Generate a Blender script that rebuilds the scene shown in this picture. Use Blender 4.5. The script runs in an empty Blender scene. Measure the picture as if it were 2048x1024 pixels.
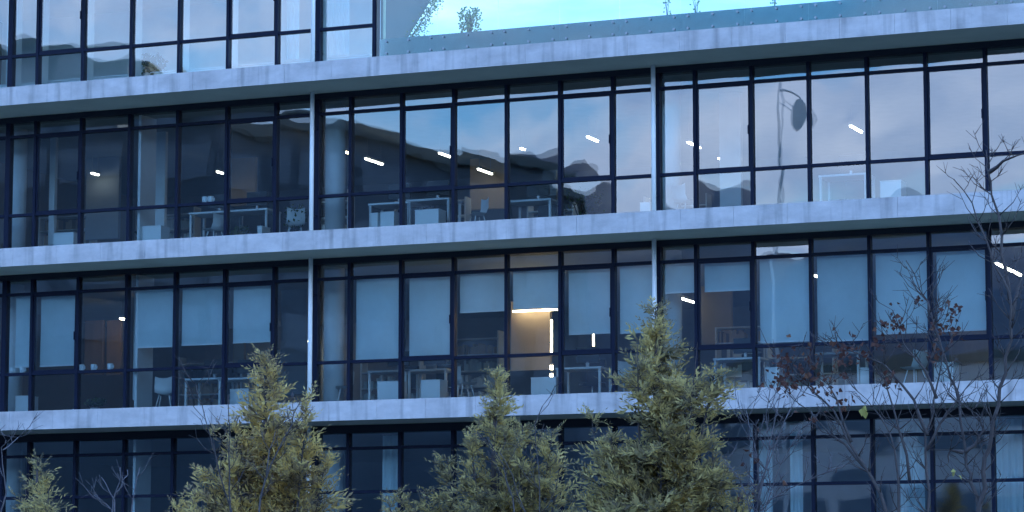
import bpy, math, random
import numpy as np
from mathutils import Vector, Matrix, noise as mnoise

S = bpy.context.scene
COL = S.collection
R = random.Random(7)

# ------------------------------------------------------------------ camera
F_PX, PITCH, YAW, ROLL = 5700.0, 0.12645, 0.39693, -0.00044   # focal length in photo pixels (2048 wide), radians
CAM = Vector((38.142, -59.021, 1.6))
HC = 6.439                                                    # top of the lowest visible slab
_fw = Vector((-math.sin(YAW), math.cos(YAW), 0)); _rt = Vector((math.cos(YAW), math.sin(YAW), 0))
_F = _fw * math.cos(PITCH) + Vector((0, 0, math.sin(PITCH)))
_U = -_fw * math.sin(PITCH) + Vector((0, 0, math.cos(PITCH)))
cRt = _rt * math.cos(ROLL) - _U * math.sin(ROLL)
cUp = _rt * math.sin(ROLL) + _U * math.cos(ROLL)
cd = bpy.data.cameras.new('camera'); cam = bpy.data.objects.new('camera', cd); COL.objects.link(cam)
cd.sensor_width = 36; cd.lens = F_PX / 2048 * 36; cd.clip_start = 0.5; cd.clip_end = 6000
cam.matrix_world = Matrix(((cRt.x, cUp.x, -_F.x, CAM.x), (cRt.y, cUp.y, -_F.y, CAM.y), (cRt.z, cUp.z, -_F.z, CAM.z), (0, 0, 0, 1)))
S.camera = cam

# ------------------------------------------------------------------ sky, sun, exposure
SUN_EL, SUN_AZ = math.radians(6), math.radians(118)           # low evening sun behind the hills: the street lies in their shade
W = bpy.data.worlds.new('World'); S.world = W; W.use_nodes = True
nt = W.node_tree; nt.nodes.clear()
out = nt.nodes.new('ShaderNodeOutputWorld'); bg = nt.nodes.new('ShaderNodeBackground')
sky = nt.nodes.new('ShaderNodeTexSky'); sky.sky_type = 'NISHITA'; sky.sun_disc = False
sky.sun_elevation = SUN_EL; sky.sun_rotation = SUN_AZ
sky.air_density = 1.0; sky.dust_density = 0.4; sky.ozone_density = 3.5
tc = nt.nodes.new('ShaderNodeTexCoord'); mp = nt.nodes.new('ShaderNodeMapping'); mp.inputs['Scale'].default_value = (1, 1, 3.2)
mp.inputs['Location'].default_value = (0.35, 0.1, 0.2)
no = nt.nodes.new('ShaderNodeTexNoise'); no.inputs['Scale'].default_value = 4.2; no.inputs['Detail'].default_value = 7; no.inputs['Roughness'].default_value = 0.55
cr = nt.nodes.new('ShaderNodeValToRGB'); cr.color_ramp.elements[0].position = 0.44; cr.color_ramp.elements[1].position = 0.56
mx = nt.nodes.new('ShaderNodeMix'); mx.data_type = 'RGBA'
mulc = nt.nodes.new('ShaderNodeMath'); mulc.operation = 'MULTIPLY'; mulc.inputs[1].default_value = 0.75
nt.links.new(tc.outputs['Generated'], mp.inputs['Vector']); nt.links.new(mp.outputs[0], no.inputs['Vector'])
nt.links.new(no.outputs['Fac'], cr.inputs['Fac']); sx = nt.nodes.new('ShaderNodeSeparateXYZ'); zr = nt.nodes.new('ShaderNodeMapRange'); zr.inputs[1].default_value = 0.12; zr.inputs[2].default_value = 0.5
zr.inputs[3].default_value = 1.0; zr.inputs[4].default_value = 0.25; mz = nt.nodes.new('ShaderNodeMath'); mz.operation = 'MULTIPLY'   # banks of cloud low round the horizon
nt.links.new(tc.outputs['Generated'], sx.inputs[0]); nt.links.new(sx.outputs['Z'], zr.inputs[0]); nt.links.new(cr.outputs[0], mz.inputs[0]); nt.links.new(zr.outputs[0], mz.inputs[1])
nt.links.new(mz.outputs[0], mulc.inputs[0]); nt.links.new(mulc.outputs[0], mx.inputs['Factor'])
nt.links.new(sky.outputs[0], mx.inputs['A']); n2 = nt.nodes.new('ShaderNodeTexNoise'); n2.inputs['Scale'].default_value = 11.0; n2.inputs['Detail'].default_value = 6; n2.inputs['Roughness'].default_value = 0.6; n2.inputs['Distortion'].default_value = 0.6
c2 = nt.nodes.new('ShaderNodeValToRGB'); c2.color_ramp.elements[0].position = 0.34; c2.color_ramp.elements[0].color = (0.165, 0.155, 0.19, 1); c2.color_ramp.elements[1].position = 0.66; c2.color_ramp.elements[1].color = (0.33, 0.275, 0.27, 1)
s10 = nt.nodes.new('ShaderNodeVectorMath'); s10.operation = 'SCALE'; s10.inputs['Scale'].default_value = 10.0      # lit and shaded sides of the clouds
nt.links.new(mp.outputs[0], n2.inputs['Vector']); nt.links.new(n2.outputs['Fac'], c2.inputs['Fac']); nt.links.new(c2.outputs[0], s10.inputs[0]); nt.links.new(s10.outputs[0], mx.inputs['B'])
wb = nt.nodes.new('ShaderNodeVectorMath'); wb.operation = 'MULTIPLY'; wb.inputs[1].default_value = (0.80, 1.0, 1.22)   # the photograph's cool white balance
nt.links.new(mx.outputs['Result'], wb.inputs[0]); nt.links.new(wb.outputs[0], bg.inputs['Color']); bg.inputs['Strength'].default_value = 0.15
nt.links.new(bg.outputs[0], out.inputs['Surface'])
sd = bpy.data.lights.new('sun', 'SUN'); sd.energy = 2.0; sd.angle = math.radians(1); sd.color = (1, 0.86, 0.7)
sun = bpy.data.objects.new('sun', sd); COL.objects.link(sun)
sdir = Vector((math.sin(SUN_AZ) * math.cos(SUN_EL), math.cos(SUN_AZ) * math.cos(SUN_EL), math.sin(SUN_EL)))
sun.rotation_euler = sdir.to_track_quat('Z', 'Y').to_euler()
S.view_settings.view_transform = 'Standard'; S.view_settings.look = 'None'
S.view_settings.gamma = 1; S.view_settings.exposure = 3.0
S.cycles.use_denoising = True; S.cycles.max_bounces = 10; S.cycles.transparent_max_bounces = 24
S.cycles.sample_clamp_indirect = 6

# ------------------------------------------------------------------ pixel -> place
def ray(px, py):
    x, y = px - 1024, 512 - py
    return (cRt * x + cUp * y + _F * F_PX).normalized()
def onY(px, py, Y):
    d = ray(px, py); return CAM + d * ((Y - CAM.y) / d.y)
def onZ(px, py, Z):
    d = ray(px, py); return CAM + d * ((Z - CAM.z) / d.z)
def mirZ(px, py, Z):                 # a point at height Z seen by reflection in the glass at this spot of the photograph
    p = onZ(px, py, Z); return Vector((p.x, -p.y, Z))
def mirD(px, py, dist):
    p = CAM + ray(px, py) * dist; return Vector((p.x, -p.y, p.z))

# ------------------------------------------------------------------ materials
def mat(name, col, rough=0.6, metal=0.0, var=0.0, vscale=3.0, rand=0.0, bump=0.0, bscale=40.0, spec=0.5, trans=0.0, streak=None):
    m = bpy.data.materials.new(name); m.use_nodes = True
    t = m.node_tree; b = t.nodes['Principled BSDF']; L = t.links.new
    b.inputs['Roughness'].default_value = rough; b.inputs['Metallic'].default_value = metal
    b.inputs['Specular IOR Level'].default_value = spec
    c = None
    rgb = t.nodes.new('ShaderNodeRGB'); rgb.outputs[0].default_value = (*col, 1); c = rgb.outputs[0]
    g = t.nodes.new('ShaderNodeTexCoord')
    if var:
        n = t.nodes.new('ShaderNodeTexNoise'); n.inputs['Scale'].default_value = vscale; n.inputs['Detail'].default_value = 6
        n.inputs['Roughness'].default_value = 0.65
        v = g.outputs['Object']
        if streak:
            mpn = t.nodes.new('ShaderNodeMapping'); mpn.inputs['Scale'].default_value = streak; L(v, mpn.inputs[0]); v = mpn.outputs[0]
        geo = t.nodes.new('ShaderNodeNewGeometry')
        L(geo.outputs['Position'] if not streak else v, n.inputs['Vector'])
        if streak: L(geo.outputs['Position'], mpn.inputs[0])
        mr = t.nodes.new('ShaderNodeMapRange'); mr.inputs[1].default_value = 0.25; mr.inputs[2].default_value = 0.75
        mr.inputs[3].default_value = 1 - var; mr.inputs[4].default_value = 1 + var
        L(n.outputs['Fac'], mr.inputs[0])
        h = t.nodes.new('ShaderNodeVectorMath'); h.operation = 'SCALE'; L(c, h.inputs[0]); L(mr.outputs[0], h.inputs['Scale']); c = h.outputs[0]
    if rand:
        oi = t.nodes.new('ShaderNodeObjectInfo'); mr = t.nodes.new('ShaderNodeMapRange')
        mr.inputs[3].default_value = 1 - rand; mr.inputs[4].default_value = 1 + rand; L(oi.outputs['Random'], mr.inputs[0])
        h = t.nodes.new('ShaderNodeVectorMath'); h.operation = 'SCALE'; L(c, h.inputs[0]); L(mr.outputs[0], h.inputs['Scale']); c = h.outputs[0]
    L(c, b.inputs['Base Color'])
    if bump:
        n2 = t.nodes.new('ShaderNodeTexNoise'); n2.inputs['Scale'].default_value = bscale; n2.inputs['Detail'].default_value = 5
        L(g.outputs['Object'], n2.inputs['Vector'])
        bp = t.nodes.new('ShaderNodeBump'); bp.inputs['Strength'].default_value = bump; bp.inputs['Distance'].default_value = 0.02
        L(n2.outputs['Fac'], bp.inputs['Height']); L(bp.outputs[0], b.inputs['Normal'])
    if trans:
        tr = t.nodes.new('ShaderNodeBsdfTranslucent'); L(c, tr.inputs['Color'])
        ms = t.nodes.new('ShaderNodeMixShader'); ms.inputs[0].default_value = trans
        L(b.outputs[0], ms.inputs[1]); L(tr.outputs[0], ms.inputs[2]); L(ms.outputs[0], t.nodes['Material Output'].inputs['Surface'])
    return m

def glass_mat(name, refl, tint, gtint=(0.92, 0.96, 1.0), rough=0.0, wav=0.0):
    m = bpy.data.materials.new(name); m.use_nodes = True; t = m.node_tree; L = t.links.new
    t.nodes.remove(t.nodes['Principled BSDF'])
    tr = t.nodes.new('ShaderNodeBsdfTransparent'); tr.inputs[0].default_value = (*tint, 1)
    gl = t.nodes.new('ShaderNodeBsdfGlossy'); gl.inputs[0].default_value = (*gtint, 1); gl.inputs['Roughness'].default_value = rough
    lw = t.nodes.new('ShaderNodeFresnel'); lw.inputs[0].default_value = 1.5
    ad = t.nodes.new('ShaderNodeMath'); ad.operation = 'ADD'; ad.inputs[1].default_value = refl; ad.use_clamp = True
    ms = t.nodes.new('ShaderNodeMixShader'); L(lw.outputs[0], ad.inputs[0]); L(ad.outputs[0], ms.inputs[0])
    L(tr.outputs[0], ms.inputs[1]); L(gl.outputs[0], ms.inputs[2]); L(ms.outputs[0], t.nodes['Material Output'].inputs['Surface'])
    if wav:                                     # double glazing: inner and outer sheet mirror slightly apart
        g = t.nodes.new('ShaderNodeNewGeometry'); oi = t.nodes.new('ShaderNodeObjectInfo')
        gl2 = t.nodes.new('ShaderNodeBsdfGlossy'); gl2.inputs[0].default_value = (*gtint, 1); gl2.inputs['Roughness'].default_value = rough
        for node, off, am in ((gl, 0.0, wav), (gl2, 11.3, wav * 2.6)):
            n = t.nodes.new('ShaderNodeTexNoise'); n.noise_dimensions = '4D'; n.inputs['Scale'].default_value = 1.2; n.inputs['Detail'].default_value = 0.7
            mw = t.nodes.new('ShaderNodeMath'); mw.operation = 'MULTIPLY_ADD'; mw.inputs[1].default_value = 37.0; mw.inputs[2].default_value = off
            L(oi.outputs['Random'], mw.inputs[0]); L(mw.outputs[0], n.inputs['W']); L(g.outputs['Position'], n.inputs['Vector'])
            b = t.nodes.new('ShaderNodeBump'); b.inputs['Strength'].default_value = 1; b.inputs['Distance'].default_value = am
            L(n.outputs['Fac'], b.inputs['Height']); L(b.outputs[0], node.inputs['Normal'])
        m2 = t.nodes.new('ShaderNodeMixShader'); m2.inputs[0].default_value = 0.42
        L(gl.outputs[0], m2.inputs[1]); L(gl2.outputs[0], m2.inputs[2]); L(m2.outputs[0], ms.inputs[2])
    return m

def emis(name, col, k):
    m = bpy.data.materials.new(name); m.use_nodes = True; t = m.node_tree
    b = t.nodes['Principled BSDF']; b.inputs['Base Color'].default_value = (0.8, 0.8, 0.8, 1)
    b.inputs['Emission Color'].default_value = (*col, 1); b.inputs['Emission Strength'].default_value = k
    return m

def foliage_mat(name, stops, tl=0.3):
    m = bpy.data.materials.new(name); m.use_nodes = True; t = m.node_tree; L = t.links.new
    b = t.nodes['Principled BSDF']; b.inputs['Roughness'].default_value = 0.7; b.inputs['Specular IOR Level'].default_value = 0.25
    geo = t.nodes.new('ShaderNodeNewGeometry'); n = t.nodes.new('ShaderNodeTexNoise'); n.inputs['Scale'].default_value = 2.6; n.inputs['Detail'].default_value = 4
    L(geo.outputs['Position'], n.inputs['Vector'])
    a = t.nodes.new('ShaderNodeMath'); a.operation = 'MULTIPLY_ADD'; a.inputs[1].default_value = 0.55; L(geo.outputs['Random Per Island'], a.inputs[0])
    s = t.nodes.new('ShaderNodeMath'); s.operation = 'MULTIPLY_ADD'; s.inputs[1].default_value = 1.5; s.inputs[2].default_value = -0.52
    L(n.outputs['Fac'], s.inputs[0]); L(s.outputs[0], a.inputs[2])
    cr = t.nodes.new('ShaderNodeValToRGB')
    while len(cr.color_ramp.elements) < len(stops): cr.color_ramp.elements.new(0.5)
    for e, (p, c) in zip(cr.color_ramp.elements, stops): e.position = p; e.color = (*c, 1)
    L(a.outputs[0], cr.inputs[0]); L(cr.outputs[0], b.inputs['Base Color'])
    tr = t.nodes.new('ShaderNodeBsdfTranslucent'); L(cr.outputs[0], tr.inputs[0])
    ms = t.nodes.new('ShaderNodeMixShader'); ms.inputs[0].default_value = tl
    L(b.outputs[0], ms.inputs[1]); L(tr.outputs[0], ms.inputs[2]); L(ms.outputs[0], t.nodes['Material Output'].inputs['Surface'])
    return m

M = dict(
    concrete=mat('pale_concrete', (0.55, 0.515, 0.51), 0.75, var=0.24, vscale=1.7, rand=0.03, bump=0.25, bscale=30, streak=(0.9, 1, 1.6)),
    soffit=mat('soffit_concrete', (0.52, 0.53, 0.44), 0.85, var=0.1, vscale=1.0),
    frame=mat('dark_anodised', (0.006, 0.010, 0.028), 0.5, var=0.1, vscale=2.0, spec=0.15),
    head=mat('dark_head_panel', (0.006, 0.010, 0.022), 0.6),
    glass=glass_mat('coated_glass', 0.14, (0.84, 0.96, 0.98), wav=0.0014),
    rail=glass_mat('railing_glass', 0.015, (0.60, 0.71, 0.73)),
    pipe=mat('white_pipe', (0.86, 0.87, 0.88), 0.4, var=0.05),
    white=mat('white_laminate', (0.80, 0.83, 0.83), 0.5, rand=0.08, var=0.04),
    inner=mat('inner_wall', (0.30, 0.36, 0.42), 0.8, var=0.12, vscale=0.8),
    ceil=mat('ceiling_board', (0.34, 0.39, 0.43), 0.8, var=0.06),
    floor=mat('carpet', (0.06, 0.06, 0.065), 0.95, var=0.15, vscale=2),
    beige=mat('beige_wall', (0.46, 0.36, 0.25), 0.7, var=0.1, vscale=1.2),
    wood=mat('brown_panel', (0.26, 0.16, 0.09), 0.5, var=0.25, vscale=3, streak=(1, 1, 0.15)),
    fabric=mat('blind_fabric', (0.70, 0.84, 0.86), 0.85, var=0.08, vscale=1.4, rand=0.08, trans=0.25),
    black=mat('black_plastic', (0.02, 0.02, 0.022), 0.5),
    fix=mat('fixing_steel', (0.34, 0.36, 0.38), 0.5, metal=0.3),
    steel=mat('steel', (0.45, 0.46, 0.47), 0.35, metal=0.8),
    lamp=emis('lamp_tube', (1.0, 0.92, 0.78), 2.4),
    lampw=emis('lamp_warm', (1.0, 0.74, 0.46), 3.4),
    spot=emis('lamp_spot', (1.0, 0.78, 0.50), 10.0),
    grey=mat('grey_render', (0.27, 0.25, 0.23), 0.85, var=0.06, vscale=0.9),
    trim=mat('pale_trim', (0.85, 0.80, 0.55), 0.6),
    bark=mat('grey_bark', (0.075, 0.06, 0.058), 0.9, var=0.3, vscale=12),
    barkl=mat('pale_bark', (0.12, 0.105, 0.11), 0.9, var=0.3, vscale=12),
    ground=mat('ground_earth', (0.055, 0.06, 0.055), 0.95, var=0.35, vscale=0.4, bump=0.3, bscale=3),
    hillm=mat('hazy_wooded_slope', (0.09, 0.12, 0.16), 0.95, var=0.45, vscale=0.03),  # woodland colour with blue distance haze mixed in
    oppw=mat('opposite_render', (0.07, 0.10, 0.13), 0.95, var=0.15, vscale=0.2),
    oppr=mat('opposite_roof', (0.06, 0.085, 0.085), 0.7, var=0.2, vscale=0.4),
    palew=mat('pale_render', (0.55, 0.53, 0.52), 0.85, var=0.08, vscale=0.4),
    oppg2=mat('lamp_grey', (0.75, 0.75, 0.73), 0.5),
    oppg=mat('sky_toned_window', (0.15, 0.19, 0.23), 0.6, spec=0.1),  # pane colour lightened to stand for reflected sky
    upst=mat('pale_upstand', (0.82, 0.88, 0.80), 0.7, var=0.12, vscale=1.2),
    pot=mat('white_pot', (0.6, 0.6, 0.6), 0.5),
)
def drips(m, k):
    t = m.node_tree; L = t.links.new; b = t.nodes['Principled BSDF']; src = b.inputs['Base Color'].links[0].from_socket
    g_ = t.nodes.new('ShaderNodeNewGeometry'); mp_ = t.nodes.new('ShaderNodeMapping'); mp_.inputs['Scale'].default_value = (5.0, 1.0, 0.5)
    n_ = t.nodes.new('ShaderNodeTexNoise'); n_.inputs['Scale'].default_value = 1.0; n_.inputs['Detail'].default_value = 5
    L(g_.outputs['Position'], mp_.inputs[0]); L(mp_.outputs[0], n_.inputs['Vector'])
    r_ = t.nodes.new('ShaderNodeMapRange'); r_.inputs[1].default_value = 0.52; r_.inputs[2].default_value = 0.72; r_.inputs[3].default_value = 1.0; r_.inputs[4].default_value = 1 - k
    L(n_.outputs['Fac'], r_.inputs[0]); v_ = t.nodes.new('ShaderNodeVectorMath'); v_.operation = 'SCALE'; L(src, v_.inputs[0]); L(r_.outputs[0], v_.inputs['Scale']); L(v_.outputs[0], b.inputs['Base Color'])
drips(M['concrete'], 0.35)
M['gold'] = foliage_mat('golden_conifer', [(0.0, (0.08, 0.07, 0.045)), (0.25, (0.30, 0.22, 0.14)), (0.45, (0.50, 0.37, 0.17)), (0.7, (0.80, 0.58, 0.20)), (1.0, (0.90, 0.70, 0.28))], 0.5)
M['olive'] = foliage_mat('olive_conifer', [(0.0, (0.06, 0.065, 0.04)), (0.25, (0.24, 0.19, 0.12)), (0.5, (0.42, 0.33, 0.15)), (0.75, (0.70, 0.53, 0.20)), (1.0, (0.86, 0.67, 0.28))], 0.5)
M['terr'] = foliage_mat('terrace_leaf', [(0.0, (0.35, 0.38, 0.12)), (1.0, (0.75, 0.72, 0.28))], 0.75)
M['dead'] = foliage_mat('dead_leaf', [(0.0, (0.05, 0.02, 0.015)), (0.5, (0.11, 0.045, 0.035)), (1.0, (0.20, 0.10, 0.06))])
M['yleaf'] = foliage_mat('yellow_leaf', [(0.0, (0.35, 0.30, 0.07)), (1.0, (0.5, 0.45, 0.15))])
M['green'] = foliage_mat('green_leaf', [(0.0, (0.03, 0.05, 0.02)), (0.6, (0.07, 0.10, 0.03)), (1.0, (0.16, 0.17, 0.05))])

# ------------------------------------------------------------------ mesh helpers
class MB:
    def __init__(s): s.v = []; s.f = []; s.smooth = False
    def box(s, x0, x1, y0, y1, z0, z1):
        i = len(s.v)
        s.v += [(x0, y0, z0), (x1, y0, z0), (x1, y1, z0), (x0, y1, z0), (x0, y0, z1), (x1, y0, z1), (x1, y1, z1), (x0, y1, z1)]
        s.f += [(i, i+3, i+2, i+1), (i+4, i+5, i+6, i+7), (i, i+1, i+5, i+4), (i+1, i+2, i+6, i+5), (i+2, i+3, i+7, i+6), (i+3, i, i+4, i+7)]
        return s
    def prism(s, pts, z0, z1):
        i = len(s.v); n = len(pts)
        s.v += [(x, y, z0) for x, y in pts] + [(x, y, z1) for x, y in pts]
        s.f += [tuple(range(i+n-1, i-1, -1)), tuple(range(i+n, i+2*n))]
        s.f += [(i+k, i+(k+1) % n, i+n+(k+1) % n, i+n+k) for k in range(n)]
        return s
    def tube(s, pts, rad, n=6):
        pts = [Vector(p) for p in pts]; base = len(s.v); a = None
        for k, p in enumerate(pts):
            t = (pts[min(k+1, len(pts)-1)] - pts[max(k-1, 0)]).normalized()
            if a is None: a = t.orthogonal().normalized()
            a = (a - t * a.dot(t)); a = a.normalized() if a.length > 1e-6 else t.orthogonal().normalized()
            b = t.cross(a); r = rad[k] if isinstance(rad, (list, tuple)) else rad
            for j in range(n):
                an = 2 * math.pi * j / n; s.v.append(tuple(p + (a * math.cos(an) + b * math.sin(an)) * r))
        for k in range(len(pts) - 1):
            for j in range(n):
                q = base + k*n; s.f.append((q+j, q+(j+1) % n, q+n+(j+1) % n, q+n+j))
        s.f.append(tuple(range(base+n-1, base-1, -1))); e = base + (len(pts)-1)*n; s.f.append(tuple(range(e, e+n)))
        return s
    def mesh(s, name, m, smooth=False):
        me = bpy.data.meshes.new(name); me.from_pydata(s.v, [], s.f); me.materials.append(m)
        if smooth: me.polygons.foreach_set('use_smooth', [True]*len(me.polygons))
        me.update(); return me
    def build(s, name, m, parent=None, smooth=False, loc=None):
        return link(name, s.mesh(name, m, smooth), parent, loc)
def link(name, me, parent=None, loc=None, scale=None):
    o = bpy.data.objects.new(name, me); COL.objects.link(o)
    if parent is not None: o.parent = parent
    if loc is not None: o.location = loc
    if scale is not None: o.scale = scale
    return o
def tag(o, label, cat, group=None):
    o['label'] = label; o['category'] = cat
    if group: o['group'] = group
    return o
def thing(name, label, cat, loc=(0, 0, 0), group=None):
    o = bpy.data.objects.new(name, None); COL.objects.link(o); o.location = loc; o.empty_display_size = 0.2
    return tag(o, label, cat, group)
ORD = ['first', 'second', 'third', 'fourth', 'fifth', 'sixth', 'seventh', 'eighth']

# ------------------------------------------------------------------ ground and the far side of the street (seen in the glass)
g = MB(); n = 40; ext = 1500
for j in range(n+1):
    for i in range(n+1): g.v.append((-ext + 2*ext*i/n, -ext + 2*ext*j/n, 0))
for j in range(n):
    for i in range(n): q = j*(n+1)+i; g.f.append((q, q+1, q+n+2, q+n+1))
o = g.build('ground', M['ground']); o['kind'] = 'structure'

# wooded hill behind the camera, reflected in the panes
prof = [(-900, 230), (-400, 260), (0, 285), (500, 318), (900, 335), (1050, 345), (1200, 368), (1310, 390), (1450, 412), (1700, 462), (2050, 488), (2500, 500), (3200, 500)]
pxs = [p[0] for p in prof]; pel = []; paz = []
for px, py in prof:
    d = ray(px, py); paz.append(math.atan2(-d.y, d.x)); pel.append(math.atan2(d.z, math.hypot(d.x, d.y)))
h = MB(); rows = 10; azs = np.linspace(-math.pi - 0.25, 0.30, 240)
order = np.argsort(paz); paz = [paz[k] for k in order]; pel = [pel[k] for k in order]
for k in range(rows + 1):
    for a in azs:
        el = np.interp(a, paz, pel); el += max(0, a + 1.15) * 0.05      # unseen flank of the ridge, raised to block the low sun
        el *= 1 + 0.022 * math.sin(a * 41) + 0.015 * math.sin(a * 97 + 1) + 0.008 * math.sin(a * 211 + 2)
        f = math.sin(min(1, k / 7) * math.pi / 2); dd = 562.0 + 14 * k
        h.v.append((CAM.x + dd * math.cos(a), -CAM.y + dd * math.sin(a), -2 + f * (1.6 + 660 * math.tan(el) + 2)))
nx = len(azs)
for k in range(rows):
    for i in range(nx - 1): q = k*nx+i; h.f.append((q, q+1, q+nx+1, q+nx))
o = h.build('hill', M['hillm'], smooth=True); o['kind'] = 'structure'

# the block opposite, reflected
def opposite(name, label, px_pts, Z, depth, storeys, wm='oppw'):
    e = thing(name, label, 'building')
    P = [mirZ(px, py, Z) for px, py in px_pts]
    b = [Vector((p.x, p.y)) for p in P]
    dirb = Vector((-0.35, -1.0)).normalized() * depth
    poly = [tuple(q) for q in b] + [tuple(q + dirb) for q in reversed(b)]
    MB().prism(poly, -0.5, Z - 0.6).build('wall', M[wm], e)
    c = sum((Vector(q) for q in poly), Vector((0, 0))) / len(poly)
    MB().prism([tuple(c + (Vector(q) - c) * 1.03) for q in poly], Z - 0.6, Z).build('roof', M['oppr'], e)
    for a, d in zip(b[:-1], b[1:]):
        t = (d - a); ln = t.length; t.normalize(); nr = Vector((t.y, -t.x))
        if nr.y < 0: nr = -nr
        for s in range(storeys):
            z1 = Z - 1.6 - s * 3.6
            if z1 < 3: break
            k = int(ln // 4)
            for q in range(k):
                p0 = a + t * (q * ln / k + 0.5); p1 = a + t * ((q+1) * ln / k - 0.5)
                MB().prism([tuple(p0), tuple(p1), tuple(p1 + nr * .06), tuple(p0 + nr * .06)], z1 - 1.7, z1).build('window', M['oppg'], e)
    return e
opposite('opposite_block', 'dark grey office block with flat roof, mirrored in the upper floor windows', [(-500, 262), (430, 212), (1130, 352)], 25.0, 26, 3)
opposite('opposite_tower', 'taller dark block mirrored at the far end of the roof pavilion glass', [(-500, 70), (265, 92)], 38.0, 18, 2)

opposite('added_pale_house', 'added pale low house mirrored to brighten the lower floor glass under the bare trees', [(1430, 800), (1500, 755), (2150, 700), (2500, 690)], 12.0, 12, 3, 'palew')  # unseen house added so the lower glass mirrors something pale

# ------------------------------------------------------------------ the office building
L_BAY = 8.464
COLX = [0.0, L_BAY, 2 * L_BAY]
MUL = [-3.55, -2.3, -1.05, 0.0, 0.78, 2.07, 3.42, 4.74, 6.07, 7.38, L_BAY, 9.34, 10.65, 11.97, 13.28, 14.59, 15.87, 2 * L_BAY,
       17.81, 19.13, 20.43, 21.74, 23.04, 24.34, 25.39, 26.3, 27.6]
X0, X1 = -3.6, 27.66
Z = [HC - 3.9, HC, HC + 3.9, HC + 7.8, HC + 11.7]            # slab tops: hidden plinth, lower, middle, upper, roof
FLOOR = ['lower floor', 'middle floor', 'upper floor', 'roof pavilion']
B = thing('office_building', 'glass office building with pale concrete slab edges and dark window frames', 'building')
YF = -1.6; PAV = 9.97                                        # slab front, end of the roof pavilion

# slabs, each with its row of fascia panels
pw = 1.2
pm = MB().box(0.0025, pw - 0.0025, 0, 0.046, 0, 0.44).mesh('fascia_panel', M['concrete'])
for zi, z in enumerate(Z[1:4] + [Z[4]]):
    x1 = X1 if zi < 3 else PAV + 0.8
    sl = MB().box(X0, x1, YF + 0.05, 12.6 if zi < 3 else 5.4, z - 0.437, z - 0.003).build('floor_slab', M['soffit'], B)
    if zi == 3: continue
    x = X0
    while x + pw <= x1 + 0.1:
        link('fascia_panel', pm, sl, (x, YF + R.uniform(0, 0.003), z - 0.44)); x += pw
MB().box(X0, X1, -0.9, 12.6, -0.2, Z[0]).build('plinth_wall', M['grey'], B)
# envelope
MB().box(X0, X1, 12.6, 12.9, 0, Z[3]).build('rear_wall', M['inner'], B)
MB().box(X0 - 9, X0 - 0.003, -0.4, 12.9, 0, Z[4]).build('end_wall', M['grey'], B)  # unseen ends of the building, both made this long to block the sun
MB().box(X1 + 0.003, X1 + 16, -0.4, 12.9, 0, Z[3] + 0.5).build('end_wall', M['grey'], B)
for zi in range(3):
    MB().box(X0, X1, 0.35, 12.55, Z[zi] + 3.36, Z[zi] + 3.40).build('ceiling', M['ceil'], B)
    MB().box(X0, X1, 0.14, 12.55, Z[zi] + 0.002, Z[zi] + 0.02).build('interior_floor', M['floor'], B)
MB().box(X0, PAV, 0.35, 5.2, Z[3] + 3.3 - .05, Z[3] + 3.34 - .05).build('ceiling', M['white'], B)
MB().box(X0, 7.6, 5.1, 5.3, Z[3], Z[4] - 0.45).build('rear_wall', M['white'], B)

# bowed pane meshes: every real pane is a little convex or concave
def pane_mesh(k):
    rp = random.Random(100 + k); nx, nz = 4, 6
    a = rp.choice([1, 1, 1, -0.6]) * rp.uniform(0.0005, 0.0018); sx, sz = rp.uniform(-.0026, .0026), rp.uniform(-.0036, .0036); tw = rp.uniform(-.0006, .0006)
    m = MB(); nr = []
    for j in range(nz + 1):
        for i in range(nx + 1):
            u, v = 2*i/nx - 1, 2*j/nz - 1
            w = a * (1 - u*u) * (1 - 0.55*v*v) + sx*u + sz*v + tw*u*v
            du = (-2*a*u*(1-.55*v*v) + sx + tw*v) * 2; dv = (-1.1*a*v*(1-u*u) + sz + tw*u) * 2
            m.v.append((i/nx, -w, j/nz)); nr.append(Vector((-du, -1, -dv)).normalized())
    for j in range(nz):
        for i in range(nx): q = j*(nx+1)+i; m.f.append((q, q+1, q+nx+2, q+nx+1))
    me = m.mesh('glass_pane', M['glass'], True)
    me.normals_split_custom_set_from_vertices(nr)
    return me
PANES = [pane_mesh(k) for k in range(24)]
def pane(x0, x1, z0, z1, parent, y=0.0):
    return link('glass_pane', R.choice(PANES), parent, (x0, y, z0), (x1 - x0, 1, z1 - z0))

ROWS = {0: [0.08, 1.93, 2.93, 3.28], 1: [0.08, 1.03, 2.98, 3.33], 2: [0.08, 1.03, 2.98, 3.33], 3: [0.08, 1.10, 3.26]}
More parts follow.
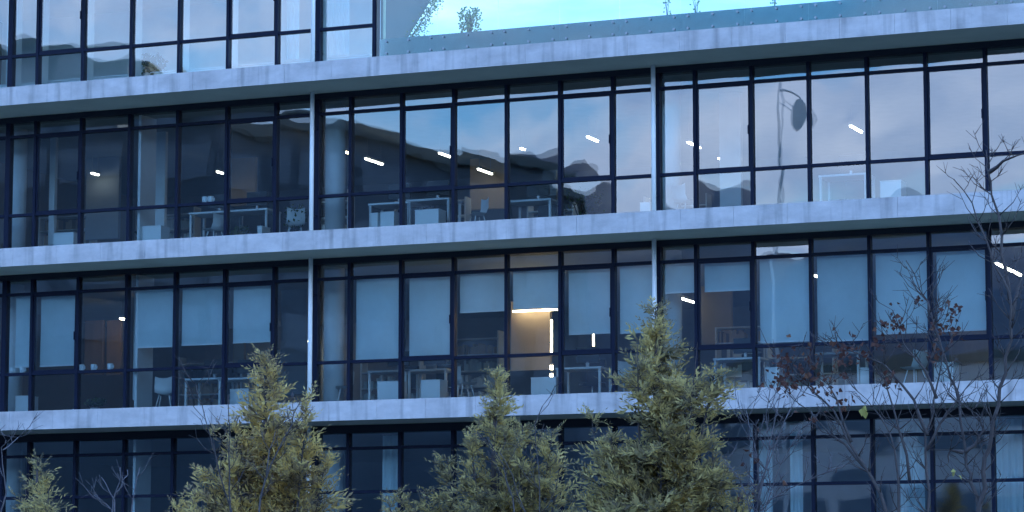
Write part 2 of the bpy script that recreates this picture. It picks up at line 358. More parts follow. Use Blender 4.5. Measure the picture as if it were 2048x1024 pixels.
# opening sashes sit in these windows (index of the left mullion)
SASH = {4, 8, 12, 15, 18, 22}
for zi in range(4):
    z = Z[zi]; rows = ROWS[zi]
    muls = MUL if zi < 3 else [m for m in MUL if m < 8.6] + [9.93]
    top = rows[-1]
    MB().box(muls[0] - .04, muls[-1] + .04, -0.10, 0.30, z + top, z + 3.457).build('head_panel', M['head'], B)
    for x in muls:
        wd = 0.062 if x in COLX else 0.036
        MB().box(x - wd, x + wd, -0.075, 0.11, z, z + top).build('mullion', M['frame'], B)
        if zi == 3: MB().box(x - 0.025, x + 0.025, 0.115, 0.42, z + .02, z + top).build('inner_fin', M['white'], B)
    for i in range(len(muls) - 1):
        a, b = muls[i] + 0.04, muls[i+1] - 0.04
        MB().box(a, b, -0.06, 0.09, z, z + rows[0]).build('bottom_rail', M['frame'], B)
        for k in range(1, len(rows) - 1):
            MB().box(a, b, -0.062, 0.088, z + rows[k] - 0.034, z + rows[k] + 0.034).build('transom', M['frame'], B)
        for k in range(len(rows) - 1):
            z0, z1 = z + rows[k] + (0.034 if k else 0), z + rows[k+1] - (0.034 if k < len(rows) - 2 else 0)
            if i in SASH and k == 1 and zi > 0:
                s = MB(); w = 0.042
                s.box(a, a + w, -0.045, 0.05, z0, z1).box(b - w, b, -0.045, 0.05, z0, z1)
                s.box(a + w, b - w, -0.045, 0.05, z0, z0 + w).box(a + w, b - w, -0.045, 0.05, z1 - w, z1)
                so = s.build('window_sash', M['frame'], B)
                pane(a + w, b - w, z0 + w, z1 - w, so, -0.02)
                MB().box(b - 0.05, b - 0.025, -0.075, -0.045, z0 + .75, z0 + .95).build('handle', M['frame'], so)
            else:
                pane(a, b, z0, z1, B)
# white downpipes in front of the column lines
for x in (L_BAY, 2 * L_BAY):
    for zi in range(4):
        if zi == 3 and x > 9: continue
        p = MB().tube([(x, -0.3, Z[zi] - 0.01), (x, -0.3, Z[zi] + 3.47)], 0.052, 12).build('downpipe', M['pipe'], B, True)
        for zz in (0.55, 2.6):
            MB().box(x - 0.02, x + 0.02, -0.26, -0.07, Z[zi] + zz, Z[zi] + zz + 0.04).build('bracket', M['frame'], p)
# interior columns and partitions
for zi in range(3):
    for x in (-0.4, 8.44, 16.86, 25.4):
        MB().tube([(x, 1.0, Z[zi] + .02), (x, 1.0, Z[zi] + 3.36)], 0.24, 20).build('interior_column', M['white'], B, True)
    MB().box(3.55, 3.62, 0.16, 0.9, Z[zi] + .02, Z[zi] + 3.34).build('partition', M['white'], B)
def pwall(name, m, px0, py0, px1, py1, Y, t=0.12):
    a, b = onY(px0, py1, Y), onY(px1, py0, Y)
    return MB().box(a.x, b.x, Y, Y + t, a.z, b.z).build(name, m, B)
pwall('partition', M['beige'], 462, 250, 512, 412, 7.0)
pwall('partition', M['beige'], 940, 300, 1010, 420, 9.5)
pwall('partition', M['beige'], 1022, 600, 1100, 742, 3.2)
pwall('partition', M['wood'], 168, 640, 206, 750, 5.6)
pwall('partition', M['wood'], 212, 640, 242, 750, 5.6)
pwall('partition', M['beige'], 465, 650, 488, 735, 3.5)
pwall('partition', M['beige'], 1400, 570, 1462, 690, 6.0)
pwall('partition', M['wood'], 1745, 640, 1850, 790, 3.0)
pwall('partition', M['wood'], 1900, 640, 1975, 790, 3.4)
pwall('partition', M['white'], 300, 225, 332, 470, 2.6)
pwall('partition', M['white'], 96, 255, 112, 490, 2.2)
pwall('partition', M['inner'], 170, 240, 240, 480, 5.5)
pwall('partition', M['white'], 265, 560, 300, 800, 2.4)
pwall('partition', M['inner'], 560, 560, 612, 790, 4.5)
pwall('partition', M['white'], 1440, 170, 1480, 420, 3.0)
pwall('partition', M['inner'], 640, 880, 690, 1040, 2.5)
pwall('partition', M['white'], 10, 900, 45, 1060, 1.8)
pwall('partition', M['inner'], 1085, 340, 1112, 460, 5.0)

# roof terrace: upstand, pavilion end wall and trim
MB().box(10.72, X1, -1.40, -1.1, Z[3], Z[3] + 0.43).build('upstand', M['upst'], B)
a = MB(); zt = Z[4] - 0.45
def onX(px, py, X):
    d = ray(px, py); return CAM + d * ((X - CAM.x) / d.x)
q0, q1 = onX(815, 77, PAV + .2), onX(862, 0, PAV + .2); sl_ = (q1.y - q0.y) / (q1.z - q0.z)
yb, yt = q0.y - sl_ * (q0.z - Z[3]), q0.y + sl_ * (zt - q0.z)
a.v = [(PAV, 0.0, Z[3]), (PAV, yb, Z[3]), (PAV, yt, zt), (PAV, 0.0, zt), (PAV + .2, 0.0, Z[3]), (PAV + .2, yb, Z[3]), (PAV + .2, yt, zt), (PAV + .2, 0.0, zt)]
a.f = [(0, 1, 2, 3), (7, 6, 5, 4), (0, 4, 5, 1), (1, 5, 6, 2), (2, 6, 7, 3), (3, 7, 4, 0)]
ew = a.build('pavilion_end_wall', M['grey'], B)
MB().box(PAV + 0.205, PAV + 0.245, -0.09, -0.02, Z[3] + .42, zt).build('edge_trim', M['trim'], ew)

# glass balustrade on standoff fixings
BAL = thing('glass_balustrade', 'frameless glass balustrade with round metal fixings along the roof terrace edge', 'balustrade', (10.79, -1.52, Z[3]))
JO = [10.79, 12.21, 13.70, 15.18, 16.60, 18.02, 19.47, 20.90, 22.30, 23.71, 25.12, 26.55, 27.6]
stand = MB().tube([(0, 0, 0), (0, 0.022, 0), (0, 0.024, 0), (0, 0.11, 0)], [0.028, 0.028, 0.014, 0.014], 10).mesh('standoff_fixing', M['fix'], False)
bx, by, bz = BAL.location
for a, b in zip(JO[:-1], JO[1:]):
    MB().box(a + .003 - bx, b - .003 - bx, -0.008, 0.008, -0.05, 1.35).build('glass_panel', M['rail'], BAL)
    for x in ([a + .16, (a+b)/2, b - .16] if b - a > 1 else [a + .12, b - .12]):
        for zz in (0.07, 0.34): link('standoff_fixing', stand, BAL, (x - bx, -0.034, zz))

# ------------------------------------------------------------------ what stands and hangs inside
def win(x):
    if x < L_BAY:
        k = sum(1 for m in MUL if x < m < L_BAY - .01); return ORD[min(k, 7)] + ' window before first white pipe'
    if x < 2 * L_BAY:
        k = sum(1 for m in MUL if L_BAY + .01 < m < x); return ORD[k] + ' window after first white pipe'
    k = sum(1 for m in MUL if 2 * L_BAY + .01 < m < x); return ORD[min(k, 7)] + ' window after second white pipe'

# roller blinds, middle floor: window index -> bottom of the blind in the photograph
BL = {3: (36, 733), 4: (115, 730), 6: (305, 693), 7: (400, 688), 8: (505, 683), 11: (755, 718), 12: (857, 713), 13: (960, 622), 14: (1065, 615),
      15: (1178, 666), 16: (1265, 664), 17: (1352, 584), 18: (1450, 580), 19: (1567, 682), 20: (1680, 680), 21: (1800, 665), 22: (1916, 660)}
for i, (px, py) in BL.items():
    a, b = MUL[i] + 0.075, MUL[i+1] - 0.075
    if i in SASH: a += 0.05; b -= 0.05
    if i in (3, 6): a += 0.12
    zb = onY(px, py, 0.17).z; zt = Z[1] + 2.93; cx = (a + b) / 2
    ln = 'long' if zt - zb > 1.5 else ('short' if zt - zb < 1.1 else 'mid-length')
    e = thing('roller_blind', f'{ln} blue-grey roller blind in the {win(cx)}, middle floor', 'blind', (cx, 0.17, zb), 'roller blinds on the middle floor')
    m = MB(); hw = (b - a) / 2; nn = 6; hh = zt - zb
    for k in range(nn + 1):
        for q in range(5): m.v.append((-hw + 2*hw*q/4, 0.006 * math.sin(k * 1.3 + q + i), hh * k / nn))
    for k in range(nn):
        for q in range(4): w = k*5+q; m.f.append((w, w+1, w+6, w+5))
    e.rotation_euler.y = R.uniform(-.004, .004)
    m.build('fabric', M['fabric'], e, True)
    MB().box(-hw, hw, -0.012, 0.012, -0.03, 0.004).build('bottom_bar', M['white'], e)
    MB().tube([(-hw, 0.02, hh + .02), (hw, 0.02, hh + .02)], 0.03, 8).build('roller', M['white'], e, True)

# tube lamps under the ceilings: floor, photo position, length, extra word
def lamp(zi, px, py, ln, word, warm=False, drop=0.51):
    zl = Z[zi] + 3.36 - drop; p = onZ(px, py, zl)
    e = thing('tube_lamp', f'{word} behind the {win(onY(px, py, 0).x)}, {FLOOR[zi]}', 'lamp', (p.x, p.y, zl), 'lit ceiling lamps of the offices')
    MB().box(-0.025, 0.025, -ln/2, ln/2, -0.02, 0.012).build('tube', M['spot' if ln <= .35 and warm else 'lampw' if warm else 'lamp'], e)
    MB().box(-0.05, 0.05, -ln/2 - .02, ln/2 + .02, 0.014, 0.07).build('housing', M['white'], e)
    for s in (-1, 1): MB().box(-.006, .006, s*ln*.4 - .006, s*ln*.4 + .006, 0.07, drop - .002).build('suspension_rod', M['steel'], e)
for a in [(2, 190, 348, .35, 'small lit lamp'), (2, 440, 345, .3, 'small lit lamp'), (2, 688, 303, .55, 'bright lit lamp', True), (2, 748, 323, 1.0, 'slim lit tube lamp'),
          (2, 890, 310, .7, 'short lit tube lamp'), (2, 970, 343, 0.9, 'lit tube lamp'), (2, 1045, 298, .25, 'small lit lamp'), (2, 1185, 278, .7, 'short lit tube lamp'),
          (2, 1388, 290, .9, 'lit tube lamp near the top'), (2, 1450, 322, 1.0, 'lit tube lamp low in view'), (2, 1712, 258, .95, 'bright lit tube lamp'),
          (1, 247, 638, .3, 'small lit lamp', True), (1, 603, 680, .9, 'warm lit lamp', True), (1, 1373, 600, 1.15, 'bright lit tube lamp'), (1, 2018, 539, 2.4, 'long bright tube lamp'),
          (1, 1190, 602, 1.0, 'lit lamp glowing through the blind'), (1, 1640, 555, .9, 'lit lamp glowing through the blind'), (1, 1712, 586, .9, 'farther lit lamp glowing through blind'), (1, 1780, 550, .9, 'lit lamp glowing through the blind')]:
    lamp(*a)
# warm light cove and upright tubes in the bright room
def bar(name, label, p0, p1, r, m=M['lampw']):
    c = (p0 + p1) / 2; e = thing(name, label, 'lamp', tuple(c))
    MB().tube([p0 - c, p1 - c], r, 8).build('tube', m, e, True)
    d = (p1 - p0).normalized() * 0.05
    MB().tube([p1 - c, p1 - c + d], r * 1.3, 8).build('end_cap', M['steel'], e, True)
bar('light_bar', 'warm horizontal light bar just below a short blind on the middle floor', onY(1026, 623, 3.0), onY(1116, 619, 3.0), 0.022)
bar('upright_lamp', 'tall upright light tube in the warm lit room, middle floor', onY(1103, 705, 2.2), onY(1103, 640, 2.2), 0.026)
bar('upright_lamp', 'slim upright light tube below a mid-length blind, middle floor', onY(1187, 692, 2.6), onY(1187, 668, 2.6), 0.024)
for py, w in ((735, 'upper'), (752, 'lower')):
    p = onY(1103, py, 2.2); bar('bulb_lamp', f'{w} of two small bulbs under the tall upright light tube', p - Vector((0, 0, .05)), p + Vector((0, 0, .05)), 0.04)

# white cabinets standing behind the glass
def cabinet(zi, x0, x1, ytop, adj='white cabinet'):
    Y = 0.30; p0, p1 = onY(x0, ytop, Y), onY(x1, ytop, Y); z0 = Z[zi] + .02; hgt = p0.z - z0; w = p1.x - p0.x
    e = thing('white_cabinet', f'{adj} standing behind the {win((p0.x+p1.x)/2)}, {FLOOR[zi]}', 'cabinet', ((p0.x+p1.x)/2, Y, z0), 'white cabinets along the glass')
    MB().box(-w/2, w/2, 0, .42, .05, hgt - .02).build('body', M['white'], e)
    MB().box(-w/2 - .006, w/2 + .006, -.006, .43, hgt - .018, hgt).build('top', M['white'], e)
    MB().box(-w/2 + .03, w/2 - .03, .02, .40, 0, .05).build('plinth', M['black'], e)
for a in [(2, 107, 147, 466), (2, 277, 322, 453), (2, 742, 755, 426, 'narrow white cabinet'), (2, 761, 788, 424, 'wider white cabinet'), (2, 830, 877, 420), (2, 1280, 1300, 405, 'small white cabinet'),
          (2, 1760, 1802, 362, 'tall white cabinet'), (2, 515, 524, 452, 'slim white cabinet'), (1, 31, 58, 792), (1, 460, 497, 778), (1, 755, 797, 763), (1, 842, 880, 760), (1, 1062, 1112, 755),
          (1, 1530, 1558, 735), (1, 1865, 1908, 725), (1, 1720, 1740, 735, 'small white cabinet')]:
    cabinet(*a)

# desks, chairs, monitors
def desk(zi, x0, x1, ytop, Y=0.95):
    p0, p1 = onY(x0, ytop, Y), onY(x1, ytop, Y); z0 = Z[zi] + .02; hgt = max(0.7, min(1.0, p0.z - z0)); w = max(1.1, p1.x - p0.x); c = (p0.x + p1.x) / 2
    e = thing('desk', f'white desk behind the {win(onY((x0+x1)/2, ytop, 0).x)}, {FLOOR[zi]}', 'desk', (c, Y, z0), 'white desks')
    MB().box(-w/2, w/2, 0, .75, hgt - .045, hgt).build('desk_top', M['white'], e)
    for s in (-1, 1):
        x = s * (w/2 - .04)
        MB().box(x - .025, x + .025, .02, .07, 0, hgt - .047).box(x - .025, x + .025, .68, .73, 0, hgt - .047).box(x - .025, x + .025, .07, .68, 0, .05).build('leg_frame', M['white'], e)
    m = thing('monitor', f'dark monitor behind the {win(onY((x0+x1)/2, ytop, 0).x)}, {FLOOR[zi]}', 'monitor', (c + .1, Y + .35, z0 + hgt), 'monitors on the desks')
    MB().box(-.28, .28, -.02, .02, .12, .46).build('screen', M['black'], m); MB().box(-.03, .03, -.02, .03, .01, .14).build('neck', M['steel'], m); MB().box(-.12, .12, -.09, .09, 0, .012).build('stand_foot', M['steel'], m)
    k = thing('office_chair', f'dark chair at the desk behind the {win(onY((x0+x1)/2, ytop, 0).x)}, {FLOOR[zi]}', 'chair', (c - .1, Y + 1.15, z0), 'office chairs')
    MB().box(-.24, .24, -.24, .24, .44, .52).build('seat', M['black'], k); MB().box(-.23, .23, .22, .28, .56, 1.08).build('backrest', M['black'], k)
    MB().tube([(0, 0, .06), (0, 0, .44)], .03, 8).build('stem', M['steel'], k)
    f = MB()
    for q in range(5): an = q * 1.2566; f.tube([(0, 0, .08), (.3*math.cos(an), .3*math.sin(an), .05)], .02, 5)
    f.build('foot_star', M['black'], k)
for a in [(2, 385, 450, 425), (2, 465, 522, 420), (2, 757, 800, 406), (2, 825, 886, 399), (2, 1035, 1080, 400), (1, 376, 440, 757), (1, 452, 500, 756), (1, 755, 800, 741), (1, 818, 882, 739),
          (1, 1130, 1182, 735), (1, 1448, 1498, 716), (1, 1640, 1700, 705), (2, 1650, 1720, 350)]:
    desk(*a)

def shelf(zi, px, py, Y, w, hgt, word):
    p = onY(px, py, Y); z0 = Z[zi] + .02
    e = thing('shelf_unit', f'{word} deep in the room behind the {win(onY(px, py, 0).x)}, {FLOOR[zi]}', 'shelf', (p.x, Y, z0), 'shelf units deep in the rooms')
    for sx_ in (-1, 1): MB().box(sx_*w/2 - .02, sx_*w/2 + .02, 0, .35, 0, hgt).build('side_panel', M['white'], e)
    for k in range(int(hgt / .4) + 1): MB().box(-w/2 + .021, w/2 - .021, .01, .34, min(hgt - .03, k * .4), min(hgt, k * .4 + .03)).build('shelf_board', M['white'], e)
    rp = random.Random(px)
    for k in range(int(hgt / .4)):
        x = -w/2 + .05; b = MB()
        while x < w/2 - .12:
            t = rp.uniform(.03, .08)
            if rp.random() < .75: b.box(x, x + t, .06, .3, k*.4 + .031, k*.4 + rp.uniform(.2, .33))
            x += t + .004
        if b.v: b.build('binders', M[rp.choice(['fabric', 'beige', 'black', 'white'])], e)
for a in [(2, 130, 400, 6.5, 1.6, 2.0, 'open shelf'), (2, 330, 400, 7.5, 1.8, 2.2, 'open shelf'), (2, 660, 380, 4.5, 1.0, 1.9, 'narrow shelf'), (2, 860, 380, 8.0, 2.0, 2.1, 'wide shelf'), (2, 1100, 390, 5.5, 1.2, 1.4, 'low shelf'),
          (2, 1350, 370, 6.0, 1.6, 1.5, 'low shelf'), (1, 420, 720, 5.0, 1.8, 1.8, 'wide shelf'), (1, 580, 720, 6.0, 1.4, 2.0, 'open shelf'), (1, 780, 740, 5.0, 1.6, 1.5, 'low shelf'), (1, 940, 700, 5.5, 1.5, 2.2, 'tall shelf'), (1, 1480, 700, 5.0, 1.2, 2.0, 'open shelf'), (1, 1600, 730, 5.0, 1.6, 1.5, 'low shelf')]:
    shelf(*a)

def shell_chair(zi, px, py, rz, Y=0.75):
    p = onY(px, py, Y); w = win(onY(px, py, 0).x)
    e = thing('shell_chair', f'white shell chair near the glass of the {w}, {FLOOR[zi]}', 'chair', (p.x, Y, Z[zi] + .02), 'white shell chairs by the glass'); e.rotation_euler.z = rz
    m = MB()
    for j in range(7):                       # seat running up into the back in one curved sheet
        t = j / 6; y = .22 - .42 * min(1, t * 1.7) - .04 * max(0, t - .6); z = .46 if t < .5 else .46 + (t - .5) * .76
        for q in range(5): u = q / 2 - 1; m.v.append((u * (.24 - .03 * t), y + .03 * u * u * t, z + .05 * u * u))
    for j in range(6):
        for q in range(4): w_ = j*5+q; m.f.append((w_, w_+1, w_+6, w_+5))
    m.build('seat_shell', M['white'], e, True)
    for sx_, sy_ in ((-1, -1), (1, -1), (-1, 1), (1, 1)): MB().tube([(.12*sx_, .1*sy_, .45), (.22*sx_, .2*sy_, 0)], .014, 6).build('leg', M['white'], e, True)
for a in [(2, 590, 430, .6), (2, 955, 410, 2.4), (2, 1370, 395, -.5), (2, 430, 440, 1.2), (1, 1240, 760, .8), (1, 690, 780, 2.0), (1, 930, 770, -.8), (1, 330, 790, .3), (1, 1830, 740, 1.0)]:
    shell_chair(*a)
# things on the sill of the window: small pots, and plants inside
def leafy(name, label, loc, hgt, rad, n, m, leaf=0.09, pot=True, group=None):
    e = thing(name, label, 'plant', tuple(loc), group); rp = random.Random(int(loc[0] * 977) & 0xffff); f = MB(); z0 = 0.0
    if pot:
        MB().tube([(0, 0, 0), (0, 0, .02), (0, 0, .2)], [.08, .1, .12], 12).build('pot', M['pot'], e); z0 = .2
    st = MB()
    for k in range(max(3, n // 12)):
        an = rp.uniform(0, 6.28); q = rp.uniform(.2, .8) * rad
        st.tube([(0, 0, z0 - .02), (q*.4*math.cos(an), q*.4*math.sin(an), z0 + hgt*.5), (q*math.cos(an), q*math.sin(an), z0 + hgt*rp.uniform(.7, 1))], [.012, .008, .004], 4)
    st.build('stem', M['bark'], e)
    for k in range(n):
        an, rr_, zz = rp.uniform(0, 6.28), rad * math.sqrt(rp.random()), z0 + hgt * rp.uniform(.25, 1.02)
        c = Vector((rr_*math.cos(an), rr_*math.sin(an), zz)); d = Vector((rp.gauss(0, 1), rp.gauss(0, 1), rp.gauss(.4, .8))).normalized() * leaf; w = d.cross(Vector((rp.gauss(0, 1), rp.gauss(0, 1), rp.gauss(0, 1)))).normalized() * leaf * .35
        i = len(f.v); f.v += [tuple(c), tuple(c + d*.5 + w), tuple(c + d), tuple(c + d*.5 - w)]; f.f.append((i, i+1, i+2, i+3))
    f.build('leaves', m, e)
    return e
for px, py, zi, hg, rd, lb in [(290, 447, 2, .35, .2, 'low green plant'), (592, 440, 2, .75, .28, 'leafy potted plant'), (480, 462, 2, .3, .2, 'low potted plant'),
                               (190, 812, 1, .2, .25, 'low green plant'), (1160, 415, 2, .7, .55, 'wide bushy green plant')]:
    p = onY(px, py, 0.75); p.z = Z[zi] + .02
    leafy('indoor_plant', f'{lb} behind the {win(p.x)}, {FLOOR[zi]}', p, hg, rd, 140, M['green'])
p = onY(305, 130, 0.8); p.z = Z[3] + .02; leafy('indoor_plant', 'spreading plant silhouette inside the roof pavilion glass', p, .75, .3, 160, M['green'], .14)
# mugs and paper stacks on the mid transom line of the middle floor
for px, py, zi, low, lb in [(172, 739, 1, 0, 'first of three white mugs below the uncovered brown-lit window, middle floor'), (196, 738, 1, 0, 'middle one of three white mugs below the uncovered brown-lit window, middle floor'),
                            (229, 737, 1, 0, 'last of three white mugs below the uncovered brown-lit window, middle floor'), (33, 746, 1, 0, 'white mug under the narrow blind by the end column, middle floor'),
                            (54, 745, 1, 0, 'white mug beside another under the narrow end blind, middle floor'), (430, 400, 2, 0, 'white mug on the window rail above a desk, upper floor'), (418, 398, 2, 0, 'white mug just before another on the upper floor window rail'),
                            (148, 812, 1, 1, 'small white pot at the foot of the glass, middle floor'), (1722, 392, 2, 1, 'small white pot by the tall cabinet, upper floor'), (1748, 388, 2, 1, 'small white pot touching the tall cabinet, upper floor')]:
    p = onY(px, py, 0.28)
    if low: p.z = Z[zi] + .02
    else: p.z = Z[zi] + 1.066; p.y = .03
    e = thing('white_mug', lb, 'mug', tuple(p), 'small white mugs along the windows')
    MB().tube([(0, .05, 0), (0, .05, .02), (0, .05, .14), (0, .05, .15)], [.055, .07, .075, .06], 10).build('cup', M['white'], e, True)
    MB().box(.07, .1, .04, .06, .04, .11).build('handle', M['white'], e)
# pavilion: low bench line, curtains
e = thing('window_bench', 'long pale bench along the foot of the roof pavilion glass', 'bench', (3, .6, Z[3]))
MB().box(-5.5, 6.5, 0, .5, .1, .52).build('body', M['white'], e); MB().box(-5.52, 6.52, -.02, .52, .525, .56).build('top', M['white'], e); MB().box(-5.4, 6.4, .05, .45, 0.003, .1).build('plinth', M['black'], e)
for k, (a, b, w) in enumerate([(560, 600, 'one pale curtain just before the white pipe'), (638, 700, 'wide pale curtain between the white pipe and the grey end wall'), (15, 30, 'narrow pale curtain at the far end')]):
    p0, p1 = onY(a, 40, .55), onY(b, 40, .55)
    e = thing('curtain', w + ' of the roof pavilion', 'curtain', ((p0.x + p1.x) / 2, .55, Z[3] + .6 * 0)); m = MB(); ww = p1.x - p0.x; nn = max(8, int(ww * 40))
    for q in range(nn + 1):
        x = -ww/2 + ww*q/nn; y = .035 * math.sin(q * 1.1); m.v += [(x, y, .58), (x, y, 3.2)]
    for q in range(nn): m.f.append((2*q, 2*q+2, 2*q+3, 2*q+1))
    m.build('drape', M['fabric'], e, True); MB().tube([(-ww/2, 0, 3.22), (ww/2, 0, 3.22)], .015, 6).build('rail', M['steel'], e)
# curtains on the lower floor
for a, b, w in [(765, 800, 'pale curtain'), (1500, 1545, 'wide pale curtain'), (1580, 1606, 'narrow pale curtain'), (1800, 1850, 'pale curtain'), (1985, 2045, 'pale curtain')]:
    p0, p1 = onY(a, 930, .6), onY(b, 930, .6); e = thing('curtain', f'{w} behind the {win(onY((a+b)/2, 930, 0).x)}, lower floor', 'curtain', ((p0.x+p1.x)/2, .6, Z[0] + .05), 'curtains on the lower floor')
    m = MB(); ww = p1.x - p0.x; nn = max(8, int(ww * 40))
    for q in range(nn + 1):
        x = -ww/2 + ww*q/nn; y = .04 * math.sin(q * 1.1); m.v += [(x, y, 0), (x, y, 3.2)]
    for q in range(nn): m.f.append((2*q, 2*q+2, 2*q+3, 2*q+1))
    m.build('drape', M['fabric'], e, True); MB().tube([(-ww/2, 0, 3.22), (ww/2, 0, 3.22)], .015, 6).build('rail', M['steel'], e)

# plants on the roof terrace
for px, py, hg, rd, n, lb in [(940, 55, .55, .26, 420, 'rounded yellowish terrace plant behind the balustrade glass'), (1335, 25, .42, .1, 24, 'thin upright terrace shoots, middle of the balustrade'),
                              (1392, 20, .35, .12, 24, 'thin upright terrace shoots just past the middle of the balustrade'), (1548, 6, .4, .12, 30, 'terrace shoots nearest the frame corner')]:
    p = onY(px, py, 0.4); zz = p.z - hg * .6; p.z = max(Z[3], zz - .2)
    leafy('terrace_plant', lb, p, (zz - p.z) + hg, rd, n, M['terr'], .07)
e = thing('climbing_plant', 'leafy climber along the sloping edge of the grey pavilion wall', 'plant', (PAV + .25, yb, Z[3])); f = MB(); rp = random.Random(5); st = MB()
ey = yt - yb; st.tube([(0, 0.02, 0), (0, .2*ey, .66), (0, .55*ey, 1.8), (0, .97*ey, 3.1)], [.02, .018, .012, .006], 5); st.build('stem', M['bark'], e)
for k in range(1300):
    t = rp.uniform(.12, 1); c = Vector((rp.uniform(-.1, .15), ey*t + rp.gauss(0, .10), 3.25*t + rp.gauss(0, .08))); d = Vector((rp.gauss(0, 1), rp.gauss(0, 1), rp.gauss(0, 1))).normalized() * .055
    w = d.cross(Vector((rp.gauss(0, 1), rp.gauss(0, 1), rp.gauss(0, 1)))).normalized() * .022; i = len(f.v)
    f.v += [tuple(c), tuple(c + d*.5 + w), tuple(c + d), tuple(c + d*.5 - w)]; f.f.append((i, i+1, i+2, i+3))
f.build('leaves', M['terr'], e)

# ------------------------------------------------------------------ street lamp behind the photographer, mirrored in the upper floor
p = mirD(1555, 700, 92); e = thing('street_lamp', 'curved street lamp mirrored in the third window after second white pipe', 'lamp', (p.x, p.y, 0))
ht = mirD(1550, 150, 92).z
MB().tube([(0, 0, 0), (0, 0, 1.2), (0, 0, ht - 1.2), (0, 0, ht)], [.11, .08, .055, .04], 10).build('pole', M['oppg2'], e, True)
vr = Vector((math.cos(YAW), -math.sin(YAW), 0)); k_ = 92 / F_PX                      # across the mirrored view, and metres per photo pixel there
dc = mirD(1592, 232, 92) - e.location
lh = MB(); nv = vr.cross(Vector((0, 0, 1))); nn = 28
for sgn in (-1, 1):
    for q in range(nn): an = 2 * math.pi * q / nn; lh.v.append(tuple(dc + nv * .06 * sgn + vr * (.26 * math.cos(an)) + Vector((0, 0, .56 * math.sin(an)))))
lh.f = [tuple(range(nn - 1, -1, -1)), tuple(range(nn, 2*nn))] + [(q, (q+1) % nn, nn + (q+1) % nn, nn + q) for q in range(nn)]
lh.build('lamp_head', M['oppg2'], e)
arm = [Vector((0, 0, ht - .25))] + [Vector((0, 0, ht - .3)) + vr * (.25 + .75 * math.sin(t)) + Vector((0, 0, .75 * math.cos(t) - .75)) for t in (0.2, .7, 1.2, 1.7, 2.2, 2.6)]
MB().tube(arm, [.03] * len(arm), 6).build('curved_arm', M['oppg2'], e, True)
MB().tube([(0, 0, ht - .6), tuple(dc)], .02, 6).build('stay', M['oppg2'], e, True)

